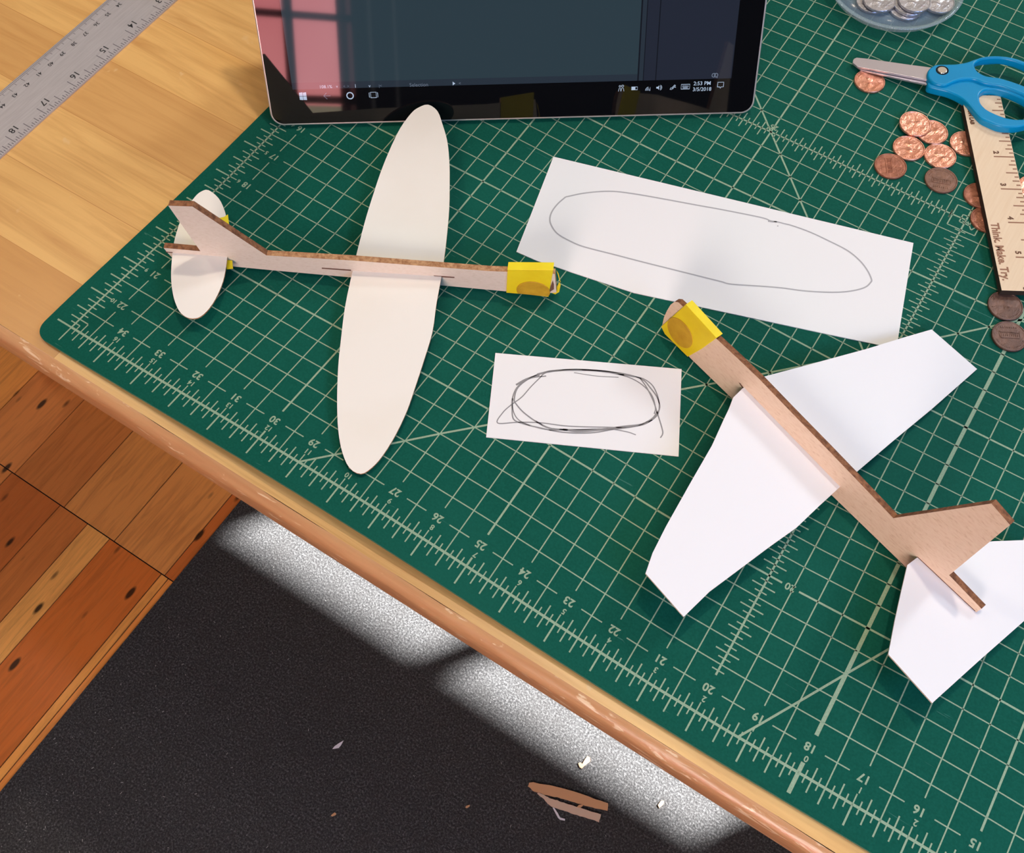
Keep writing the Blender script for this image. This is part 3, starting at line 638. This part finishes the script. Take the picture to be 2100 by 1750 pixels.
for dx in (-.028,.028): pl(mb,(c[0]+dx,c[1]),[(.04*math.cos(k*math.pi/6),.045*math.sin(k*math.pi/6)) for k in range(12)],.02,True)
pl(mb,c,[(.05,-.02),(.06,-.07)],.02); mb.obj('cloud_icon',m_icond,disp)
# kickstand behind
mb=MB(); kb=B0+tu*3.6-tn*.34; fo=B0+te*0+nb*5.2; 
for a,b in ((1.0,10.1),):
    p=[TP_(a,3.6,-.36),TP_(b,3.6,-.36),None,None]
    q0=TP_(a,3.6,-.36)+nb*2.5; q0.z=.015; q1=TP_(b,3.6,-.36)+nb*2.5; q1.z=.015
    th=Vector((0,0,.05)); V=[p[0],p[1],q1,q0]; mb.add(V+[v+th for v in V],[(3,2,1,0),(4,5,6,7),(0,1,5,4),(1,2,6,5),(2,3,7,6),(3,0,4,7)])
mb.obj('kickstand',m_shell,tab)
# ================================================================ pennies
def coin(name,R,th,m,p,label,cat,group,tilt=(0,0),rot=0,relief='bust'):
    mb=MB(); pr_=[(0,0),(R-.012,0),(R,.010),(R,th-.010),(R-.010,th),(R-.028,th),(R-.038,th-.010),(0,th-.010)]; n=56
    V=[];F=[]
    for i in range(n):
        a=2*math.pi*i/n
        for r,z in pr_: V.append((r*math.cos(a),r*math.sin(a),z))
    k=len(pr_)
    for i in range(n):
        for j in range(k-1): F.append((i*k+j,((i+1)%n)*k+j,((i+1)%n)*k+j+1,i*k+j+1))
    zt=th-.010
    def bx(cx,cy,w,h,ang,z1):
        b=len(V); ca,sa_=math.cos(ang),math.sin(ang)
        for dz_ in (zt-.004,z1):
            for sx,sy in ((-1,-1),(1,-1),(1,1),(-1,1)):
                k2=.8 if dz_==z1 else 1
                V.append((cx+ca*sx*w/2*k2-sa_*sy*h/2*k2,cy+sa_*sx*w/2*k2+ca*sy*h/2*k2,dz_))
        F.extend([tuple(b+i for i in q) for q in ((4,5,6,7),(0,1,5,4),(1,2,6,5),(2,3,7,6),(3,0,4,7))])
    rr_=R-.085; rs=random.Random(int(p[0]*100))
    if relief=='bust':
        for k in range(15):
            a_=math.radians(35+k*110/14); bx(rr_*math.cos(a_),rr_*math.sin(a_),.022,.04,a_-math.pi/2,zt+.006)
        for rad,cx,cy,hh in ((.115,0,.06,.013),(.085,-.015,.075,.02),(.16,-.02,-.12,.012),(.10,-.02,-.10,.018)):
            b=len(V); V.append((cx,cy,zt+hh))
            for i in range(14): a_=2*math.pi*i/14; V.append((cx+rad*math.cos(a_)*.85,cy+rad*math.sin(a_)*(1 if cy>0 else .7),zt-.002))
            F.extend([(b,b+1+i,b+1+(i+1)%14) for i in range(14)])
        bx(.24,-.06,.11,.03,0,zt+.007)
    else:
        for k in range(21):
            a_=math.radians(20+k*7); bx(rr_*math.cos(a_),rr_*math.sin(a_),.02,.04,a_-math.pi/2,zt+.006)
        bx(0,.035,.46,.05,0,zt+.010); bx(0,-.10,.48,.03,0,zt+.010)
        for k in range(11): bx(-.21+k*.042,-.03,.018,.10,0,zt+.009)
        for k in range(8): bx(-.16+k*.045,-.22,.024,.045,0,zt+.007)
    Rm=Matrix.Rotation(tilt[0],3,'X')@Matrix.Rotation(tilt[1],3,'Y')@Matrix.Rotation(rot,3,'Z')
    me=bpy.data.meshes.new(name); me.from_pydata([Rm@(Vector(v)*IN) for v in V],[],F); bm=bmesh.new(); bm.from_mesh(me); bmesh.ops.remove_doubles(bm,verts=bm.verts,dist=1e-7); bmesh.ops.recalc_face_normals(bm,faces=bm.faces); bm.to_mesh(me); bm.free()
    for q in me.polygons: q.use_smooth=False
    o=link(name,me,[m]); o.location=M3(p); tag(o,label,cat,group); return o
GP='pennies scattered on the mat'
PR=[.6,2.4,-.9,3.6,1.3,-1.05,.35,5.0,.2,1.9,2.2,4.0,-2.65]; PK=['bust','bust','bust','bust','bust','hall','hall','bust','bust','bust','bust','bust','hall']
def penny(px,z,m,label,tilt=(0,0),rot=0):
    rot=PR.pop(0); rl=PK.pop(0)
    c=un(px[0],px[1],z+.055); return coin('penny',.375,.058,m,(c.x,c.y,z),label,'coin',GP,tilt,rot,rl)
penny((1783.8,165.7),.004,m_cu,'bright copper penny half tucked under the scissor blades')
penny((1912,270),.004,m_cu,'copper penny partly covered by another penny, upper right of the pile')
penny((1877,253),.062,m_cu,'topmost bright copper penny, overlapping the penny to its right',tilt=(.03,.05))
penny((1864,303),.004,m_cu,'bright copper penny directly below the topmost one')
penny((1928.5,319),.004,m_cu2 if False else m_cu,'copper penny in the middle of the pile, just above the dark brown one')
penny((1826.8,339.7),.004,m_cu2,'dull brown-copper penny at the left end of the pile')
penny((1930.6,368.4),.004,m_cu4,'dark tarnished penny at the bottom of the pile')
penny((1981,293.5),.004,m_cu,'copper penny with its right half under the upper left edge of the wooden ruler')
penny((2011,400),.004,m_cu2,'shiny penny peeking from under the wooden ruler, the upper of two',tilt=(-.02,-.05))
penny((2025.5,449.5),.004,m_cu2,'shiny penny peeking from under the wooden ruler, the lower of two',tilt=(-.02,-.05))
penny((2121,385),.004,m_cu,'copper penny at the right frame edge beside the wooden ruler')
penny((2062.6,626.6),.004,m_cu3,'dark brown penny under the bottom end of the wooden ruler')
penny((2071,689),.004,m_cu3,'dark brown penny lying free below the wooden ruler')
# ================================================================ wooden ruler
ZR=.225; a=un(2054.3,595.7,ZR); b=un(1973,203,ZR); rd=(a-b); rd.z=0; rd.normalize(); rr=Vector((-rd.y,rd.x,0))
c=un(2055,210,ZR); d_=un(2099,405,ZR); RW=((c-a).dot(rr)+(d_-a).dot(rr))/2
if RW<0: rr=-rr; RW=-RW
s1=.9553; wr=empty('wooden_ruler',a,'short laser-cut plywood ruler with engraved inches, resting on pennies beneath the scissors','ruler')
T2=un(2026.7,320.8,ZR); along=(T2-a).dot(rd) # inch 2 position (negative, upwards)
RT=along-2*s1-.0
solid('ruler_body',[(RT,0),(.0,0),(0,RW),(RT,RW)],[],Vector((a.x,a.y,0)),rd,rr,Z,ZR-.158,ZR,[m_rwood,m_char],wr,sidemat=1)
RP=lambda x,y,z=ZR+.0015: Vector((a.x,a.y,0))+rd*x+rr*y+Z*z
mb=MB()
for k in range(1,48):
    x=RT+k/8*s1
    if x>-.06: continue
    L=.50*RW if k%8==0 else .285*RW if k%4==0 else .17*RW if k%2==0 else .10*RW
    mb.add([RP(x-.018,RW-.01-L),RP(x-.018,RW-.01),RP(x+.018,RW-.01),RP(x+.018,RW-.01-L)],[(0,1,2,3)])
mb.obj('engraved_ticks',m_engr,wr)
mb=MB()
for n in range(1,7):
    x=RT+n*s1-.125; addtext(mb,str(n),.17,lambda p,q,x=x: RP(x+p,RW-.5*RW+.06+q),bold=.009)
addtext(mb,'INVENTION LAB',.125,lambda p,q: RP(RT+.98*s1+p,.12+q),align='RIGHT',bold=.009)
mb.obj('engraved_numbers',m_engr2,wr)
mb=MB(); addtext(mb,'Think. Make. Try.',.25,lambda p,q: RP(RT+4.03*s1+p*.88,.14+q),align='LEFT',bold=.010); mb.obj('engraved_motto',m_engr,wr)
# ================================================================ scissors
sp=un(1930.9,148.3,.34); tipd=(un(1751,125,.2)-sp); tipd.z=0; hd=-tipd.normalized(); sl=.075
sn=(Z-hd*sl).normalized(); sa=(hd-sn*hd.dot(sn)).normalized(); sb=sn.cross(sa)
SL=lambda p,off=0:(((unp(p[0],p[1],sp+sn*off,sn)-sp).dot(sa)),((unp(p[0],p[1],sp+sn*off,sn)-sp).dot(sb)))
sci=empty('scissors',sp-sn*.2,'blunt-tipped scissors with turquoise blue plastic handles, lying across the wooden ruler','scissors')
def sm(px,off,n=5): return [tuple(q[:2]) for q in cr([Vector((*SL(p,off),0)) for p in px],n)]
bl1=[(1749,128.6),(1749.3,124),(1751.4,120.5),(1756.7,118),(1756.7,118),(1775.7,119.8),(1868,133),(1915,139),(1940,150),(1925,168),(1904,163.8),(1825,149),(1775,139.5),(1758.6,136.7)]
solid('blade',[SL(p,-.03) for p in bl1],[],sp,sa,sb,sn,-.085,-.03,[m_blade,m_blade],sci,bev=.006)
bl2=[(1753,131),(1754,125),(1760,122),(1800,130),(1910,150),(1945,165),(1925,178),(1903,173.5),(1840,160),(1790,148.5),(1765,142.5)]
solid('blade',[SL(p,-.10) for p in bl2],[],sp,sa,sb,sn,-.15,-.10,[m_blade,m_blade],sci,bev=.006)
hU=[(1902,156),(1903,145),(1912,135.7),(1923.4,132),(1960,131),(1983,127),(2000,121),(2017,117),(2049,114.6),(2074,117.4),(2100,125.4),(2130,140),(2152,162),(2160,190),(2148,208),(2125,206),(2100,194),(2057,177),(2022,171),(2000,163),(1985,161.5),(1971,163),(1955,168),(1942,174),(1928,174.5),(1914,170),(1906,163)]
hUh=[(1999,136),(2002,128),(2012,122.5),(2030,119.5),(2052,119.5),(2076,124),(2102,134),(2126,150),(2141,170),(2142,186),(2128,188),(2100,176),(2080,168.5),(2051,159.7),(2023,155.5),(2006,147)]
solid('handle',sm(hU,.05),[sm(hUh,.05)],sp,sa,sb,sn,-.16,.06,[m_blue,m_blue],sci,bev=.05,res=3,smooth=True)
hL=[(1901.7,171),(1906,165),(1925,170),(1944,171),(1958,165),(1975,162),(1990,162),(2003,168),(2023,175),(2057,180),(2080,187),(2100,197),(2130,218),(2142,234),(2130,249),(2100,257),(2080,260),(2051,258),(2028.6,250),(2012,242),(1999,228),(1983,209),(1966.9,197),(1944,187),(1925.7,182.6),(1906,177)]
hLh=[(2009,198),(2012,190),(2021,184),(2035,182),(2051,184),(2074,191),(2100,203.5),(2119,217),(2127,230),(2120,240),(2100,243.5),(2080,243.5),(2061,240),(2040,232),(2023,223),(2012,211)]
solid('handle',sm(hL,-.02),[sm(hLh,-.02)],sp,sa,sb,sn,-.25,-.02,[m_blue,m_blue],sci,bev=.05,res=3,smooth=True)
ring=lambda r,n=28:[(r*math.cos(2*math.pi*k/n),r*math.sin(2*math.pi*k/n)) for k in range(n)]
solid('screw',ring(.115),[],sp,sa,sb,sn,.03,.075,[m_chrome,m_chrome],sci,bev=.015,res=2,smooth=True)
solid('screw_recess_shade',ring(.15),[ring(.118)],sp,sa,sb,sn,.05,.064,[m_recess],sci)  # flat black ring, shade of the screw hole put into its colour
# ================================================================ clear dish with coins
def lathe(name,prof,cen,m,parent=None,n=72,smooth=True):
    V=[];F=[];k=len(prof)
    for i in range(n):
        a_=2*math.pi*i/n
        for r_,z_ in prof: V.append((cen[0]+r_*math.cos(a_),cen[1]+r_*math.sin(a_),z_))
    for i in range(n):
        for j in range(k): F.append((i*k+j,((i+1)%n)*k+j,((i+1)%n)*k+(j+1)%k,i*k+(j+1)%k))
    return mesh(name,V,F,[m],parent,smooth)
dc=(10.53,18.98)
dish=empty('plastic_dish',(dc[0],dc[1],.005),'shallow clear plastic dish holding silver coins, at the top of the mat','dish')
lathe('dish_wall',[(1.45,.01),(1.50,.01),(1.60,.10),(1.68,.30),(1.76,.31),(1.765,.335),(1.66,.335),(1.56,.13),(1.47,.055),(1.45,.05)],dc,m_clear,dish)
lathe('dish_base',[(.001,.012),(1.45,.012),(1.45,.048),(.001,.048)],dc,m_cleart,dish)
GS='silver coins in the clear dish'
for px,z,lab in (((1789,3),.055,'silver coin at the left of the dish, lower one of its pair'),((1804,0),.13,'silver coin at the left of the dish, lying on another'),((1857,17),.055,'silver coin at the bottom of the middle stack in the dish'),
                 ((1866,8),.12,'silver coin second from the top of the middle stack in the dish'),((1876,1),.19,'silver coin on top of the middle stack in the dish'),((1925,3),.10,'silver coin at the right of the dish')):
    c=un(px[0],px[1],z+.06); coin('silver_coin',.41,.07,m_ni,(c.x,c.y,z),lab,'coin',GS,tilt=(.0,.0))
# ================================================================ scraps on the carpet
zc=ZF+.22
m_sliver=mat('bare_basswood',(.62,.34,.17,1),.7); m_sliver2=mat('pale_basswood',(.66,.48,.35,1),.7); m_thread=mat('white_scrap',(.75,.74,.8,1),.7)
def scrap(name,px,label,cat,m,th=.05,z=zc):
    c=[un(x,y,z) for x,y in px]; O=c[0]
    return tag(solid(name,[((p-O).x,(p-O).y) for p in c],[],Vector((O.x,O.y,0)),X,Y,Z,z-.03,z-.03+th,[m,m]),label,cat)
q=lambda L,x0=1000,y0=1500,s=3.5:[(x0+a_/s,y0+b_/s) for a_,b_ in L]
sl_=empty('wood_offcut',un(1160,1640,zc),'forked bare wood offcut with ragged edges on the dark carpet','wood scrap')
for nm,pts,mm in (('strip',[(290,395),(300,372),(325,368),(420,385),(520,405),(640,440),(750,480),(865,520),(860,572),(800,560),(700,535),(600,505),(500,475),(400,455),(330,432)],m_sliver),
               ('strip',[(357,448),(372,440),(400,455),(440,480),(500,498),(560,520),(640,545),(720,570),(812,598),(800,655),(765,640),(680,615),(600,590),(540,568),(470,548),(430,520),(400,485)],m_sliver2)):
    c=[un(x,y,zc) for x,y in q(pts)]; O=c[0]; rg=[((p-O).x,(p-O).y) for p in c]
    rg2=[]
    for i,p in enumerate(rg):
        p2=rg[(i+1)%len(rg)]
        for k in range(4): t=k/4; rg2.append((p[0]+(p2[0]-p[0])*t+random.uniform(-.012,.012),p[1]+(p2[1]-p[1])*t+random.uniform(-.012,.012)))
    solid(nm,rg2,[],Vector((O.x,O.y,0)),X,Y,Z,zc-.03,zc+.05,[mm,mm],sl_)
scrap('wood_chip',q([(650,232),(665,225),(680,235),(700,200),(718,180),(735,190),(735,218),(700,245),(675,268),(660,258)]),'pale wood chip on the carpet at the edge of the sunlit band','wood scrap',m_sliver)
scrap('wood_chip',q([(1222,530),(1245,500),(1265,500),(1262,525),(1232,552)]),'small narrow wood chip on the carpet beside the sunlit band','wood scrap',m_sliver)
scrap('wood_chip',q([(640,545),(655,530),(690,525),(680,540),(660,552)]),'small wood chip lying between the arms of the forked offcut','wood scrap',m_sliver,z=zc+.05)
scrap('wood_chip',q([(412,1172),(430,1155),(455,1138),(470,1150),(465,1165),(425,1182)],600,1450,5.25),'tiny wood crumb on the carpet towards the bottom left','wood scrap',m_sliver)
scrap('wood_chip',q([(1860,1085),(1868,1068),(1908,1055),(1905,1075),(1875,1093)],600,1450,5.25),'tiny wood crumb on the carpet left of the forked offcut','wood scrap',m_sliver)
scrap('wood_chip',q([(10,490),(14,478),(26,472),(22,488)]),'tiniest wood crumb just left of the forked offcut','wood scrap',m_sliver) if False else None
scrap('paper_scrap',q([(427,455),(450,425),(500,390),(548,363),(520,415),(495,443)],600,1450,5.25),'tiny white triangular paper scrap on the dark carpet','paper scrap',m_thread,th=.02)
scrap('paper_scrap',q([(466,548),(478,550),(505,590),(520,620),(556,630),(555,643),(520,636),(505,622),(485,585)]),'thin bent white paper sliver below the forked offcut','paper scrap',m_thread,th=.03)
m_lint=mat('lint',(.42,.41,.39,1),.9)
mbl=MB(); rnd=random.Random(3)
for k in range(260):
    x=rnd.uniform(-8,24); y=rnd.uniform(-16,3.5); 
    if rnd.random()<.35: x=rnd.uniform(-8.2,-3); y=rnd.uniform(-15,-2)
    an=rnd.uniform(0,6.28); L=rnd.choice([.012,.016,.02,.03,.05]); w=rnd.uniform(.006,.011); dx,dy=math.cos(an),math.sin(an)
    z=ZF+.183
    P=[(x-dx*L-dy*w,y-dy*L+dx*w,z),(x+dx*L-dy*w,y+dy*L+dx*w,z),(x+dx*L+dy*w,y+dy*L-dx*w,z),(x-dx*L+dy*w,y-dy*L-dx*w,z),]
    mbl.add(P+[(p[0],p[1],z+.02) for p in P],[(3,2,1,0),(4,5,6,7),(0,1,5,4),(1,2,6,5),(2,3,7,6),(3,0,4,7)])
tag(mbl.obj('lint',m_lint),'pale specks of lint strewn over the dark carpet','lint',kind='stuff')
# ================================================================ lights
def lamp(name,kind,p,energy,col,size=None,target=None,**k):
    l=bpy.data.lights.new(name,kind); l.energy=energy; l.color=col
    o=bpy.data.objects.new(name,l); COL.objects.link(o); o.location=M3(p)
    if kind=='POINT': l.shadow_soft_size=size*IN
    if kind=='AREA': l.shape='RECTANGLE'; l.size=size[0]*IN; l.size_y=size[1]*IN
    if target is not None: o.rotation_euler=(M3(target)-M3(p)).to_track_quat('-Z','Y').to_euler()
    for a_,v_ in k.items(): setattr(l,a_,v_)
    return o
# sun through the far window, passing under the tabletop
el=math.radians(38); az=math.atan2(.81,.58)
sd=Vector((math.cos(el)*math.cos(az),math.cos(el)*math.sin(az),math.sin(el)))
su=bpy.data.lights.new('sun','SUN'); su.energy=64; su.angle=math.radians(.6); su.color=(1,.985,.97)
so=bpy.data.objects.new('sun',su); COL.objects.link(so); so.location=M3(Vector((0,0,0))+sd*400); so.rotation_euler=sd.to_track_quat('Z','Y').to_euler()
c0=Vector((9,6,0))
lamp('lamp_a','POINT',c0+Vector((-.04,.27,.96))*110,88,(1,.87,.72),1.9)
lamp('lamp_b','POINT',c0+Vector((.235,0,.97))*80,10,(1,.86,.70),1.6)
lamp('lamp_c','POINT',c0+Vector((-.62,.05,.78))*80,17,(1,.82,.64),2.0)
lamp('window_light','AREA',(40,84,66),19,(.84,.91,1),(14,16),target=(10,5,0))
lamp('cool_side_fill','AREA',(50,-4,30),7.5,(.33,.52,1),(20,20),target=(19,3,0))  # added cool fill to tint the glider tail; no window on this side
lamp('near_window_light','AREA',(30,-74,42),28,(1,.95,.88),(28,24),target=(8,0,-8))
w=bpy.data.worlds.new('world'); SC.world=w; w.use_nodes=True; w.node_tree.nodes['Background'].inputs[0].default_value=(1,.93,.86,1); w.node_tree.nodes['Background'].inputs[1].default_value=.065
# ================================================================ camera
cam=bpy.data.cameras.new('camera'); co=bpy.data.objects.new('camera',cam); COL.objects.link(co)
r0,r1_,r2_=[Vector(q_) for q_ in CR]
Mx_=Matrix((( r0.x,-r1_.x,-r2_.x,0),(r0.y,-r1_.y,-r2_.y,0),(r0.z,-r1_.z,-r2_.z,0),(0,0,0,1)))
co.matrix_world=Matrix.Translation(M3(CC))@Mx_
cam.sensor_width=36; cam.lens=FP/2100*36; cam.clip_start=.01; cam.clip_end=100
SC.camera=co
vs_=SC.view_settings; vs_.view_transform='Standard'; vs_.look='None'; vs_.exposure=0; vs_.gamma=1; vs_.use_curve_mapping=False
